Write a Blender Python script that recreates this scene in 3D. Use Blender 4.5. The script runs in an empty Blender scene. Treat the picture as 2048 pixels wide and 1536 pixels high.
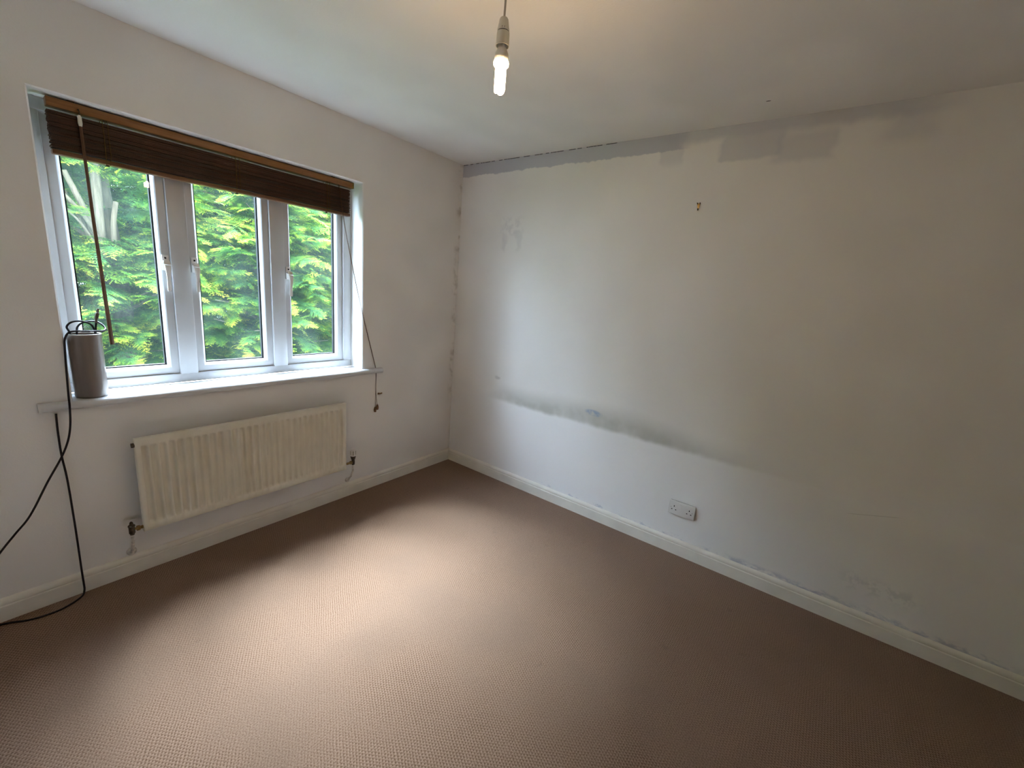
import bpy, math, random
import numpy as np
from mathutils import Vector, Matrix

random.seed(7)
rng = np.random.default_rng(7)
scene = bpy.context.scene
COL = scene.collection
R = math.radians

# ------------------------------------------------------------------ camera
cam_data = bpy.data.cameras.new('camera')
cam = bpy.data.objects.new('camera', cam_data)
COL.objects.link(cam)
cam_data.sensor_width = 36.0
cam_data.lens = 14.651
cam_data.clip_start = 0.02
m = Matrix(((0.601802, 0.122236, -0.789235, -2.46379),
            (-0.794402, 0.193355, -0.575795, -2.41922),
            (0.082220, 0.973485, 0.213466, 1.45522),
            (0, 0, 0, 1)))
cam.matrix_world = m
scene.camera = cam

# ------------------------------------------------------------------ sky (bright overcast day) and exposure
scene.view_settings.view_transform = 'Standard'
scene.view_settings.look = 'None'
scene.view_settings.gamma = 1.0
scene.view_settings.use_curve_mapping = False
scene.view_settings.exposure = 1.52
SKY = 17.0
LAMP = 66.0
world = bpy.data.worlds.new('overcast_sky')
scene.world = world
world.use_nodes = True
wn, wl = world.node_tree.nodes, world.node_tree.links
wn.clear()
w_out = wn.new('ShaderNodeOutputWorld')
w_bg = wn.new('ShaderNodeBackground')
w_geo = wn.new('ShaderNodeNewGeometry')
w_sep = wn.new('ShaderNodeSeparateXYZ')
w_ramp = wn.new('ShaderNodeValToRGB')
w_tc = wn.new('ShaderNodeTexCoord')
wl.new(w_tc.outputs['Generated'], w_sep.inputs[0])
wl.new(w_sep.outputs['Z'], w_ramp.inputs[0])
w_ramp.color_ramp.elements[0].position = 0.0
w_ramp.color_ramp.elements[0].color = (0.43, 0.53, 0.70, 1)
w_ramp.color_ramp.elements[1].position = 1.0
w_ramp.color_ramp.elements[1].color = (0.79, 0.96, 1.25, 1)
wl.new(w_ramp.outputs[0], w_bg.inputs['Color'])
w_bg.inputs['Strength'].default_value = SKY
wl.new(w_bg.outputs[0], w_out.inputs[0])
# hazy sun behind thin cloud, over the hedge and into the window
sun_data = bpy.data.lights.new('hazy_sun', 'SUN')
sun_data.energy = 17.0
sun_data.angle = R(32)
sun_data.color = (.80, .93, 1.08)
sun = bpy.data.objects.new('hazy_sun', sun_data)
COL.objects.link(sun)
sun.rotation_euler = Vector((.06, -.60, -.85)).to_track_quat('-Z', 'Y').to_euler()
scene.cycles.diffuse_bounces = 4
scene.cycles.max_bounces = 6
scene.cycles.glossy_bounces = 2
scene.cycles.transmission_bounces = 2
scene.cycles.caustics_reflective = False
scene.cycles.caustics_refractive = False
scene.cycles.transparent_max_bounces = 8
scene.cycles.adaptive_threshold = 0.04
scene.cycles.sample_clamp_indirect = 8.0


# ------------------------------------------------------------------ mesh helpers
class MB:
    """Collects vertices and faces, then links them as ONE mesh object."""
    def __init__(self):
        self.v, self.f = [], []

    def add(self, v, f):
        o = len(self.v)
        self.v += [tuple(p) for p in v]
        self.f += [tuple(i + o for i in q) for q in f]
        return self

    def box(self, a, b, bev=0.0):
        x0, y0, z0 = a
        x1, y1, z1 = b
        if bev <= 0:
            v = [(x0, y0, z0), (x1, y0, z0), (x1, y1, z0), (x0, y1, z0), (x0, y0, z1), (x1, y0, z1), (x1, y1, z1), (x0, y1, z1)]
            f = [(0, 3, 2, 1), (4, 5, 6, 7), (0, 1, 5, 4), (1, 2, 6, 5), (2, 3, 7, 6), (3, 0, 4, 7)]
            return self.add(v, f)
        import bmesh
        bm = bmesh.new()
        bmesh.ops.create_cube(bm, size=1.0)
        for q in bm.verts:
            q.co = Vector((x0 + (q.co.x + .5) * (x1 - x0), y0 + (q.co.y + .5) * (y1 - y0), z0 + (q.co.z + .5) * (z1 - z0)))
        bmesh.ops.bevel(bm, geom=list(bm.edges), offset=bev, segments=2, profile=0.5, affect='EDGES')
        bm.verts.index_update()
        v = [tuple(q.co) for q in bm.verts]
        f = [tuple(q.index for q in g.verts) for g in bm.faces]
        bm.free()
        return self.add(v, f)

    def lathe(self, prof, c=(0, 0, 0), n=28, axis='z', cap0=True, cap1=True):
        """prof: list of (radius, height)."""
        v, f = [], []
        for rad, h in prof:
            for i in range(n):
                a = 2 * math.pi * i / n
                x, y = rad * math.cos(a), rad * math.sin(a)
                if axis == 'z':
                    p = (x, y, h)
                elif axis == 'x':
                    p = (h, x, y)
                else:
                    p = (x, h, -y)
                v.append((p[0] + c[0], p[1] + c[1], p[2] + c[2]))
        for k in range(len(prof) - 1):
            for i in range(n):
                j = (i + 1) % n
                f.append((k * n + i, k * n + j, (k + 1) * n + j, (k + 1) * n + i))
        if cap0:
            f.append(tuple(reversed(range(n))))
        if cap1:
            f.append(tuple(range((len(prof) - 1) * n, len(prof) * n)))
        return self.add(v, f)

    def tube(self, pts, rad, n=8, closed=False):
        """Sweeps a circle along points; rad may be a list."""
        P = [Vector(p) for p in pts]
        rads = rad if isinstance(rad, (list, tuple)) else [rad] * len(P)
        v, f = [], []
        up = Vector((0, 0, 1))
        t0 = (P[1] - P[0]).normalized()
        if abs(t0.dot(up)) > .95:
            up = Vector((1, 0, 0))
        nrm = t0.cross(up).normalized()
        for i, p in enumerate(P):
            if i == 0:
                t = P[1] - P[0]
            elif i == len(P) - 1:
                t = P[-1] - P[-2]
            else:
                t = P[i + 1] - P[i - 1]
            t.normalize()
            nrm = (nrm - t * nrm.dot(t))
            if nrm.length < 1e-6:
                nrm = t.orthogonal()
            nrm.normalize()
            b = t.cross(nrm)
            for k in range(n):
                a = 2 * math.pi * k / n
                v.append(p + (nrm * math.cos(a) + b * math.sin(a)) * rads[i])
        for i in range(len(P) - 1):
            for k in range(n):
                j = (k + 1) % n
                f.append((i * n + k, i * n + j, (i + 1) * n + j, (i + 1) * n + k))
        f.append(tuple(reversed(range(n))))
        f.append(tuple(range((len(P) - 1) * n, len(P) * n)))
        return self.add(v, f)

    def prism(self, poly, axis, a, b):
        """Extrudes a closed 2D polygon along an axis ('x': poly is (y,z); 'y': (x,z); 'z': (x,y))."""
        def mk(p, t):
            return {'x': (t, p[0], p[1]), 'y': (p[0], t, p[1]), 'z': (p[0], p[1], t)}[axis]
        n = len(poly)
        v = [mk(p, a) for p in poly] + [mk(p, b) for p in poly]
        f = [tuple(range(n)), tuple(reversed(range(n, 2 * n)))]
        for i in range(n):
            j = (i + 1) % n
            f.append((i, i + n, j + n, j))
        return self.add(v, f)

    def build(self, name, mat=None, parent=None, smooth=False, angle=35):
        me = bpy.data.meshes.new(name)
        me.from_pydata(self.v, [], self.f)
        import bmesh
        bm = bmesh.new()
        bm.from_mesh(me)
        bmesh.ops.recalc_face_normals(bm, faces=bm.faces)
        bm.to_mesh(me)
        bm.free()
        if smooth:
            me.polygons.foreach_set('use_smooth', [True] * len(me.polygons))
            try:
                me.set_sharp_from_angle(angle=R(angle))
            except Exception:
                pass
        if mat:
            me.materials.append(mat)
        o = bpy.data.objects.new(name, me)
        COL.objects.link(o)
        if parent:
            o.parent = parent
            o.matrix_parent_inverse = parent.matrix_world.inverted()
        return o


def smooth_path(pts, sub=6):
    P = [Vector(p) for p in pts]
    out = []
    for i in range(len(P) - 1):
        p0, p1, p2, p3 = P[max(i - 1, 0)], P[i], P[i + 1], P[min(i + 2, len(P) - 1)]
        for k in range(sub):
            t = k / sub
            out.append(0.5 * ((2 * p1) + (p2 - p0) * t + (2 * p0 - 5 * p1 + 4 * p2 - p3) * t * t + (3 * p1 - p0 - 3 * p2 + p3) * t ** 3))
    out.append(P[-1])
    return out


def empty(name, loc=(0, 0, 0)):
    o = bpy.data.objects.new(name, None)
    COL.objects.link(o)
    o.location = loc
    o.matrix_world = Matrix.Translation(loc)
    o.empty_display_size = .1
    return o


def tag(o, label=None, cat=None, group=None, kind=None):
    if label:
        o['label'] = label
    if cat:
        o['category'] = cat
    if group:
        o['group'] = group
    if kind:
        o['kind'] = kind
    return o


# ------------------------------------------------------------------ material helpers
class NT:
    def __init__(self, name):
        self.mat = bpy.data.materials.new(name)
        self.mat.use_nodes = True
        self.t = self.mat.node_tree
        self.n, self.l = self.t.nodes, self.t.links
        self.bsdf = self.n['Principled BSDF']
        self.out = self.n['Material Output']
        self._tc = None

    def link(self, a, b):
        self.l.new(a, b)

    def coord(self):
        if not self._tc:
            self._tc = self.n.new('ShaderNodeTexCoord')
        return self._tc.outputs['Object']

    def put(self, sock, v):
        if hasattr(v, 'is_output'):
            self.l.new(v, sock)
        elif v is not None:
            if hasattr(sock.default_value, '__len__') and not hasattr(v, '__len__'):
                v = [v] * len(sock.default_value)
            if hasattr(v, '__len__') and hasattr(sock.default_value, '__len__') and len(sock.default_value) == 4 and len(v) == 3:
                v = tuple(v) + (1,)
            sock.default_value = v

    def math(self, op, a, b=None, c=None, clamp=False):
        q = self.n.new('ShaderNodeMath')
        q.operation = op
        q.use_clamp = clamp
        self.put(q.inputs[0], a)
        self.put(q.inputs[1], b)
        if c is not None:
            self.put(q.inputs[2], c)
        return q.outputs[0]

    def noise(self, scale, detail=3, rough=.55, vec=None, sc3=None, dist=0.0):
        q = self.n.new('ShaderNodeTexNoise')
        v = vec or self.coord()
        if sc3:
            mp = self.n.new('ShaderNodeMapping')
            self.link(v, mp.inputs['Vector'])
            mp.inputs['Scale'].default_value = sc3
            v = mp.outputs[0]
        self.link(v, q.inputs['Vector'])
        q.inputs['Scale'].default_value = scale
        q.inputs['Detail'].default_value = detail
        q.inputs['Roughness'].default_value = rough
        q.inputs['Distortion'].default_value = dist
        return q.outputs['Fac']

    def sm(self, val, a, b, lo=0.0, hi=1.0):
        q = self.n.new('ShaderNodeMapRange')
        q.interpolation_type = 'SMOOTHSTEP'
        self.put(q.inputs['Value'], val)
        q.inputs['From Min'].default_value = a
        q.inputs['From Max'].default_value = b
        q.inputs['To Min'].default_value = lo
        q.inputs['To Max'].default_value = hi
        return q.outputs[0]

    def mix(self, fac, a, b, mode='MIX'):
        q = self.n.new('ShaderNodeMix')
        q.data_type = 'RGBA'
        q.blend_type = mode
        self.put(q.inputs[0], fac)
        self.put(q.inputs[6], a)
        self.put(q.inputs[7], b)
        return q.outputs[2]

    def ramp(self, fac, stops):
        q = self.n.new('ShaderNodeValToRGB')
        self.put(q.inputs[0], fac)
        e = q.color_ramp.elements
        while len(e) < len(stops):
            e.new(0.5)
        for i, (p, c) in enumerate(stops):
            e[i].position = p
            e[i].color = tuple(c) + (1,)
        return q.outputs[0]

    def sep(self, vec=None):
        q = self.n.new('ShaderNodeSeparateXYZ')
        self.link(vec or self.coord(), q.inputs[0])
        return q.outputs

    def bump(self, h, strength=.3, dist=.002):
        q = self.n.new('ShaderNodeBump')
        q.inputs['Strength'].default_value = strength
        q.inputs['Distance'].default_value = dist
        self.put(q.inputs['Height'], h)
        self.link(q.outputs[0], self.bsdf.inputs['Normal'])

    def base(self, c, rough=.6, spec=.5, metal=0.0, coat=0.0):
        self.put(self.bsdf.inputs['Base Color'], c)
        self.put(self.bsdf.inputs['Roughness'], rough)
        self.put(self.bsdf.inputs['Specular IOR Level'], spec)
        self.put(self.bsdf.inputs['Metallic'], metal)
        self.put(self.bsdf.inputs['Coat Weight'], coat)
        return self.mat


def plain(name, col, rough=.5, spec=.5, metal=0.0, coat=0.0, var=.06, scale=30, bump=0.0):
    """A painted / plastic / metal surface with slight procedural mottling."""
    t = NT(name)
    nz = t.noise(scale, 1)
    dark = tuple(x * (1 - var * 2) for x in col)
    lite = tuple(min(1, x * (1 + var)) for x in col)
    t.base(t.ramp(nz, [(.3, dark), (.7, lite)]), rough, spec, metal, coat)
    if bump:
        t.bump(t.noise(scale * 6, 2), bump, .001)
    return t.mat


WALL = (0.855, 0.84, 0.812)


def plaster(t, col, sc=1.0):
    """Roller-painted emulsion: fine orange-peel relief and faint blotches."""
    blot = t.noise(2.3, 1)
    c = t.mix(t.sm(blot, .35, .7), tuple(x * .95 for x in col), tuple(min(1, x * 1.02) for x in col))
    t.bump(t.noise(150, 1), .25, .0015)
    return c


# window wall
t = NT('wall_paint_window_side')
c = plaster(t, WALL)
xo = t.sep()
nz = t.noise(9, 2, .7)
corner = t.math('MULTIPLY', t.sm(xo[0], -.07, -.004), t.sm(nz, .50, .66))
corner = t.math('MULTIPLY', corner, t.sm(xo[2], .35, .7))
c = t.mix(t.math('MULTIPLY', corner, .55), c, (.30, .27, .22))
M_WALL_WIN = t.base(c, .85, .25)

# right wall with filler bands, scuffs and the greasy line a bed left behind
t = NT('wall_paint_patched')
c = plaster(t, WALL)
co = t.sep()
S = t.math('MULTIPLY', co[1], -1.0)          # distance from the window corner
Z = co[2]
n1 = t.noise(7, 2, .65)
n2 = t.noise(26, 2, .6)
dS = t.math('MULTIPLY', t.math('SUBTRACT', n1, .5), .14)
dZ = t.math('MULTIPLY', t.math('SUBTRACT', n1, .5), .035)
dZ2 = t.math('MULTIPLY', t.math('SUBTRACT', n2, .5), .02)
Sd = t.math('ADD', S, dS)
Zd = t.math('ADD', t.math('ADD', Z, dZ), dZ2)


def boxmask(s0, s1, z0, z1, ss, zs0, zs1=None, s=None, z=None):
    s, z = s or Sd, z or Zd
    a = t.math('MULTIPLY', t.sm(s, s0 - ss, s0 + ss), t.sm(s, s1 - ss, s1 + ss, 1, 0))
    b = t.math('MULTIPLY', t.sm(z, z0 - zs0, z0 + zs0), t.sm(z, z1 - (zs1 or zs0), z1 + (zs1 or zs0), 1, 0))
    return t.math('MULTIPLY', a, b)


def lay(c, mask, k, col):
    return t.mix(t.math('MULTIPLY', mask, k, clamp=True), c, col)


# bed-sheltered paint whiter, paint above yellowed; also paints in window light on lower wall
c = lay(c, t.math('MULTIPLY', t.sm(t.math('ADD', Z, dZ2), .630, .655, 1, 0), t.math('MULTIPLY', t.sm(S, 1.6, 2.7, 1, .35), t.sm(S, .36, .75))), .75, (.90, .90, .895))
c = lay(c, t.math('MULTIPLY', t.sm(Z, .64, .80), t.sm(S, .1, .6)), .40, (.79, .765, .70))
FILL = (.46, .475, .525)
c = lay(c, boxmask(-.2, 1.62, 2.276, 3, .05, .004), .78, FILL)
c = lay(c, boxmask(1.55, 2.62, 2.302, 3, .10, .022), .55, FILL)
c = lay(c, boxmask(1.80, 2.07, 2.195, 2.305, .02, .010, .03), .42, FILL)
c = lay(c, boxmask(2.05, 2.30, 2.165, 2.285, .025, .018, .03), .36, FILL)
c = lay(c, boxmask(1.50, 1.62, 2.205, 2.29, .012, .03), .30, FILL)
c = lay(c, boxmask(2.46, 2.60, 2.20, 2.32, .05, .03), .28, FILL)
# filler knife marks left of the middle
c = lay(c, t.math('MULTIPLY', boxmask(.40, .60, 1.86, 1.97, .05, .025), t.sm(n2, .42, .6)), .20, (.42, .41, .43))
c = lay(c, boxmask(.43, .465, 1.745, 1.85, .016, .03), .22, (.42, .40, .44))
c = lay(c, boxmask(.555, .585, 1.75, 1.87, .014, .03), .20, (.42, .42, .43))
# greasy band: sharp lower edge, soft upper edge
hump = t.math('ADD', Z, t.math('MULTIPLY', t.sm(S, .7, 1.35), -.03))
hump = t.math('ADD', hump, t.math('MULTIPLY', t.sm(S, 1.5, 2.0), .05))
hump = t.math('ADD', hump, t.math('MULTIPLY', t.math('SUBTRACT', n1, .5), .05))
band = t.math('MULTIPLY', t.math('MULTIPLY', t.sm(t.math('ADD', Z, dZ), .622, .660), t.sm(hump, .665, .80, 1, 0)),
              t.math('MULTIPLY', t.sm(S, .38, .62), t.sm(S, 1.75, 2.45, 1, 0)))
c = lay(c, band, t.sm(n1, .25, .7, .40, .66), (.36, .365, .305))
c = lay(c, boxmask(.455, .50, .80, .822, .012, .006), .35, (.33, .32, .29))
# blue crayon-like rub
ex = t.math('DIVIDE', t.math('SUBTRACT', S, 1.305), .062)
ez = t.math('DIVIDE', t.math('ADD', t.math('SUBTRACT', Z, .728), t.math('MULTIPLY', t.math('SUBTRACT', S, 1.305), .05)), .021)
er = t.math('ADD', t.math('MULTIPLY', ex, ex), t.math('MULTIPLY', ez, ez))
c = lay(c, t.math('MULTIPLY', t.sm(er, .25, 1.4, 1, 0), t.sm(n2, .30, .6)), .65, (.22, .33, .52))
# knocked and scuffed paint above the skirting
sc = t.noise(13, 3, .7, sc3=(1, 1, 2.2))
c = lay(c, t.math('MULTIPLY', boxmask(2.22, 3.3, .0, .118, .06, .01, .018), t.sm(sc, .40, .62)), .55, (.30, .35, .47))
c = lay(c, t.math('MULTIPLY', boxmask(.85, 2.2, .0, .115, .1, .01, .012), t.sm(sc, .52, .64)), .45, (.40, .44, .54))
c = lay(c, t.math('MULTIPLY', boxmask(2.70, 2.98, .20, .27, .06, .03), t.sm(n2, .45, .6)), .22, (.36, .38, .42))
# hairline crack along the ceiling joint
cr = t.noise(1.0, 1, .5, sc3=(0, 23, 0))
c = lay(c, t.math('MULTIPLY', t.math('MULTIPLY', t.sm(Z, 2.3545, 2.3565), t.sm(cr, .46, .50)), t.sm(S, 1.22, 1.26, 1, 0)), .95, (.05, .05, .055))
# thin hair-like scratches
hz = t.math('SUBTRACT', Z, t.math('ADD', .552, t.math('MULTIPLY', t.math('SUBTRACT', S, 2.64), .28)))
c = lay(c, t.math('MULTIPLY', t.sm(t.math('ABSOLUTE', hz), .0006, .0018, 1, 0), boxmask(2.66, 2.84, .4, .7, .02, .02)), .4, (.35, .33, .30))
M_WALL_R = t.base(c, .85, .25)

t = NT('wall_paint_plain')
M_WALL = t.base(plaster(t, WALL), .85, .25)

t = NT('ceiling_paint')
c = plaster(t, (.88, .868, .845))
co = t.sep()
dx = t.math('DIVIDE', t.math('ADD', co[0], .207), .0035)
dy = t.math('DIVIDE', t.math('ADD', co[1], 2.023), .010)
er = t.math('ADD', t.math('MULTIPLY', dx, dx), t.math('MULTIPLY', dy, dy))
c = t.mix(t.sm(er, .7, 1.2, 1, 0), c, (.04, .035, .03))
M_CEIL = t.base(c, .9, .2)

# looped carpet: ribs of loops running at an angle, with worn and flattened spots
t = NT('carpet_loop_pile')
mp = t.n.new('ShaderNodeMapping')
t.link(t.coord(), mp.inputs['Vector'])
mp.inputs['Rotation'].default_value = (0, 0, R(-61))
so = t.sep(mp.outputs[0])
wob = t.noise(16, 1)
rv = t.math('ADD', so[1], t.math('MULTIPLY', wob, .008))
ribs = t.math('SINE', t.math('MULTIPLY', rv, 2 * math.pi / .0092))
rowi = t.math('FLOOR', t.math('MULTIPLY', rv, 1 / .0092))
loops = t.math('SINE', t.math('ADD', t.math('MULTIPLY', so[0], 2 * math.pi / .0100), t.math('MULTIPLY', rowi, math.pi)))
fuzz = t.noise(260, 2, .7)
wear = t.noise(2.1, 2)
dent = t.noise(11, 2, .7)
weave = t.math('ADD', t.math('MULTIPLY', ribs, .55), t.math('MULTIPLY', loops, .55))
weave = t.math('MULTIPLY', weave, t.sm(wear, .35, .60, 1.0, .35))
grain = t.math('ADD', weave, t.math('MULTIPLY', t.math('SUBTRACT', fuzz, .5), 4.2))
gap = t.sm(grain, -1.25, 1.1)
cc = t.mix(gap, (.132, .070, .035), (.330, .213, .148))
cc = t.mix(t.math('MULTIPLY', t.sm(wear, .45, .7), .30), cc, (.175, .115, .080))
cc = t.mix(t.math('MULTIPLY', t.sm(dent, .66, .80), .22), cc, (.080, .052, .035))
t.bump(t.math('ADD', grain, t.math('MULTIPLY', t.sm(dent, .60, .74), -2.0)), .42, .0024)
M_CARPET = t.base(cc, .95, .12)
t.put(t.bsdf.inputs['Sheen Weight'], .12)

M_SKIRT = plain('skirting_gloss_cream', (.82, .785, .70), .38, .45, var=.03, scale=9, bump=.05)
M_UPVC = plain('upvc_white', (.60, .615, .63), .34, .5, var=.015, scale=6)
M_BEAD = plain('upvc_bead_white', (.84, .85, .86), .25, .5, var=.015, scale=6)
M_GASKET = plain('glazing_gasket_black', (.012, .014, .016), .6, .3)
M_RAD = plain('radiator_enamel_cream', (.73, .69, .58), .35, .5, var=.025, scale=12)
M_BRASS = plain('tarnished_brass', (.42, .29, .12), .38, .5, metal=.9, var=.2, scale=60)
M_DARKMETAL = plain('tarnished_dark_metal', (.07, .055, .038), .45, .5, metal=.5, var=.3, scale=90)
M_BLACKPL = plain('black_plastic', (.018, .016, .016), .45, .5, var=.1)
M_WHITEPL = plain('white_plastic', (.80, .79, .77), .32, .5, var=.02, scale=12)
M_IVORY = plain('aged_white_plastic', (.80, .77, .66), .40, .5, var=.03, scale=18)
M_CABLE = plain('black_cable_sheath', (.008, .006, .011), .50, .3, var=.1, scale=80)
M_CORD = plain('brown_blind_cord', (.13, .075, .045), .8, .2, var=.15, scale=200)
M_FLEX = plain('grey_white_flex', (.50, .47, .42), .5, .4, var=.05)
M_PLUG = plain('dull_grey_plug', (.16, .145, .125), .4, .5, metal=.4)
M_HOLE = plain('socket_hole_black', (.006, .006, .007), .8, .1)
M_GREYPL = plain('grey_window_plastic', (.46, .44, .37), .5, .4)
M_PAINTBLOB = plain('flaking_white_paint', (.70, .67, .61), .6, .3, var=.15, scale=70, bump=.5)

# sill: white paint with brown water marks along the frame
t = NT('sill_paint')
co = t.sep()
nz = t.noise(16, 5, .7, sc3=(1, 3, 1))
mk = t.math('MULTIPLY', t.sm(co[1], .088, .124), t.sm(nz, .42, .62))
dd = t.sm(t.noise(95, 2, .5), .735, .75)
c = t.mix(t.math('MULTIPLY', mk, .6), (.64, .65, .66), (.36, .25, .17))
c = t.mix(t.math('MULTIPLY', dd, .5), c, (.25, .23, .2))
M_SILL = t.base(c, .33, .5)

# glass: clear with a Fresnel surface reflection
t = NT('window_glass')
tr = t.n.new('ShaderNodeBsdfTransparent')
tr.inputs[0].default_value = (.965, .985, .975, 1)
gl = t.n.new('ShaderNodeBsdfGlossy')
gl.inputs['Roughness'].default_value = .012
lw = t.n.new('ShaderNodeLayerWeight')
fres = t.math('MULTIPLY_ADD', t.math('POWER', lw.outputs['Facing'], 5.0), .96, .04)
mx = t.n.new('ShaderNodeMixShader')
t.link(fres, mx.inputs[0])
t.link(tr.outputs[0], mx.inputs[1])
t.link(gl.outputs[0], mx.inputs[2])
glare_haze = t.n.new('ShaderNodeBsdfTranslucent')  # thin teal veil mixed in to imitate glare haze over the panes
glare_haze.inputs[0].default_value = (.62, .84, .78, 1)
mx2 = t.n.new('ShaderNodeMixShader')
t.put(mx2.inputs[0], t.sm(t.noise(5, 1), .3, .8, .003, .009))
t.link(mx.outputs[0], mx2.inputs[1])
t.link(glare_haze.outputs[0], mx2.inputs[2])
t.link(mx2.outputs[0], t.out.inputs['Surface'])
M_GLASS = t.mat


def wood(name, a, b, rough=.45, sc=(2.5, 60, 60), vary=True):
    t = NT(name)
    nz = t.noise(3.0, 5, .65, sc3=sc, dist=.4)
    c = t.ramp(nz, [(.25, a), (.75, b)])
    if vary:
        oi = t.n.new('ShaderNodeObjectInfo')
        c = t.mix(t.sm(oi.outputs['Random'], .15, .95, 0, .85), c, tuple(x * .35 for x in a))
    t.bump(nz, .2, .001)
    return t.base(c, rough, .5)


M_SLAT = wood('stained_wood_slat', (.040, .013, .005), (.135, .046, .016), .55)
M_RAIL = wood('stained_wood_rail', (.20, .082, .022), (.33, .150, .045), .4, vary=False)
M_BRAIL = wood('stained_wood_bottom_rail', (.10, .040, .016), (.20, .085, .035), .38, vary=False)
M_WAND = wood('stained_wood_wand', (.085, .036, .015), (.17, .076, .033), .45, sc=(40, 40, 2), vary=False)
M_ACORN = wood('stained_wood_acorn', (.10, .044, .013), (.20, .090, .027), .45, sc=(40, 40, 8), vary=False)
M_TAPE = plain('ladder_braid_olive', (.17, .105, .03), .85, .2, var=.15, scale=150)

t = NT('grey_brown_glaze')
c = t.mix(t.sm(t.noise(1.0, 3, .5, sc3=(22, 22, 1.2)), .35, .68), (.165, .135, .115), (.225, .188, .162))
M_VASE = t.base(c, .30, .4, coat=.15)
M_VASERIM = plain('unglazed_pale_rim', (.60, .57, .53), .5, .4)

t = NT('lamp_phosphor_glow')
em = t.n.new('ShaderNodeEmission')
em.inputs['Color'].default_value = (1.0, .66, .35, 1)
em.inputs['Strength'].default_value = LAMP
t.link(em.outputs[0], t.out.inputs['Surface'])
M_GLOW = t.mat

# foliage: colour runs from old green at the base of each spray to this year's yellow growth at its tip
t = NT('conifer_foliage')
at = t.n.new('ShaderNodeAttribute')
at.attribute_name = 'growth'
at.attribute_type = 'GEOMETRY'
lc = t.ramp(at.outputs['Fac'], [(.0, (.022, .092, .045)), (.36, (.066, .220, .050)), (.62, (.240, .460, .046)), (.90, (.660, .680, .075))])
t.base(lc, .6, .25)
tl = t.n.new('ShaderNodeBsdfTranslucent')
t.put(tl.inputs[0], lc)
mx = t.n.new('ShaderNodeMixShader')
mx.inputs[0].default_value = .38
t.link(t.bsdf.outputs[0], mx.inputs[1])
t.link(tl.outputs[0], mx.inputs[2])
t.link(mx.outputs[0], t.out.inputs['Surface'])
M_LEAF = t.mat

t = NT('pale_conifer_bark')
nz = t.noise(4, 5, .7, sc3=(9, 9, 1.2))
t.base(t.ramp(nz, [(.3, (.075, .075, .06)), (.7, (.19, .19, .155))]), .9, .2)
t.bump(nz, .6, .01)
M_BARK = t.mat

t = NT('lawn_grass')
nz = t.noise(60, 5, .7)
t.base(t.ramp(nz, [(.3, (.03, .07, .015)), (.7, (.09, .16, .04))]), .9, .2)
t.bump(nz, .6, .02)
M_LAWN = t.mat
M_RENDER = plain('outside_brickwork', (.42, .26, .19), .9, .2, var=.15, scale=20, bump=.3)

# ------------------------------------------------------------------ the room shell
H = 2.36            # ceiling height
XL, YB = -2.82, -3.46
OX0, OX1, OZ0, OZ1 = -2.205, -.857, .840, 2.030   # window opening
TH = .30

# window wall: one ring around the opening, with a small chamfer on the plaster edge
o0, o1, ch = (XL - .1, -.12), (.1, H + .12), .005
def ring(x0, x1, z0, z1, y):
    return [(x0, y, z0), (x1, y, z0), (x1, y, z1), (x0, y, z1)]
w = MB()
rings = [ring(XL - .1, .1, -.12, H + .12, TH), ring(XL - .1, .1, -.12, H + .12, 0.0),
         ring(OX0 - ch, OX1 + ch, OZ0 - ch, OZ1 + ch, 0.0), ring(OX0, OX1, OZ0, OZ1, ch), ring(OX0, OX1, OZ0, OZ1, TH)]
v = [p for rg in rings for p in rg]
f = []
for k in range(5):
    k2 = (k + 1) % 5
    for i in range(4):
        j = (i + 1) % 4
        f.append((k * 4 + i, k * 4 + j, k2 * 4 + j, k2 * 4 + i))
w.add(v, f)
tag(w.build('wall_window', M_WALL_WIN), 'off-white plaster wall with the three-pane window', kind='structure')
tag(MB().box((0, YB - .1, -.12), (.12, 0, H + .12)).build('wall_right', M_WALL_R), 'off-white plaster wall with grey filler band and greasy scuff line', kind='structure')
tag(MB().box((XL - .1, YB - .1, -.12), (XL, 0, H + .12)).build('wall_left', M_WALL), 'off-white plain wall beside the window wall', kind='structure')
tag(MB().box((XL, YB - .1, -.12), (0, YB, H + .12)).build('wall_back', M_WALL), 'off-white plain wall facing the window', kind='structure')
tag(MB().box((XL, YB, -.12), (0, 0, 0)).build('floor', M_CARPET), 'brown looped-pile carpet floor', kind='structure')
tag(MB().box((XL, YB, H), (0, 0, H + .12)).build('ceiling', M_CEIL), 'plain off-white painted ceiling', kind='structure')

# skirting boards: flat face, groove and rounded top
SK = [(0, 0), (.018, 0), (.018, .064), (.0165, .0665), (.0135, .068), (.0135, .070), (.0160, .0725), (.0165, .079), (.0150, .086), (.0105, .0915), (.005, .0945), (0, .0950)]
sk = MB().prism([(-a, b) for a, b in SK], 'x', XL, -.0005)
tag(sk.build('baseboard_window', M_SKIRT, smooth=True, angle=30), 'cream gloss skirting board below the window', kind='structure')
sk = MB().prism([(-a, b) for a, b in SK], 'y', YB, -.0185)
tag(sk.build('baseboard_right', M_SKIRT, smooth=True, angle=30), 'cream gloss skirting board below the socket', kind='structure')
sk = MB().prism([(XL + a, b) for a, b in SK], 'y', YB, -.0185)
tag(sk.build('baseboard_left', M_SKIRT, smooth=True, angle=30), 'cream gloss skirting board on plain side wall', kind='structure')
sk = MB().prism([(YB + a, b) for a, b in SK], 'x', XL + .0185, -.0185)
tag(sk.build('baseboard_back', M_SKIRT, smooth=True, angle=30), 'cream gloss skirting board facing the window', kind='structure')

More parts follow.
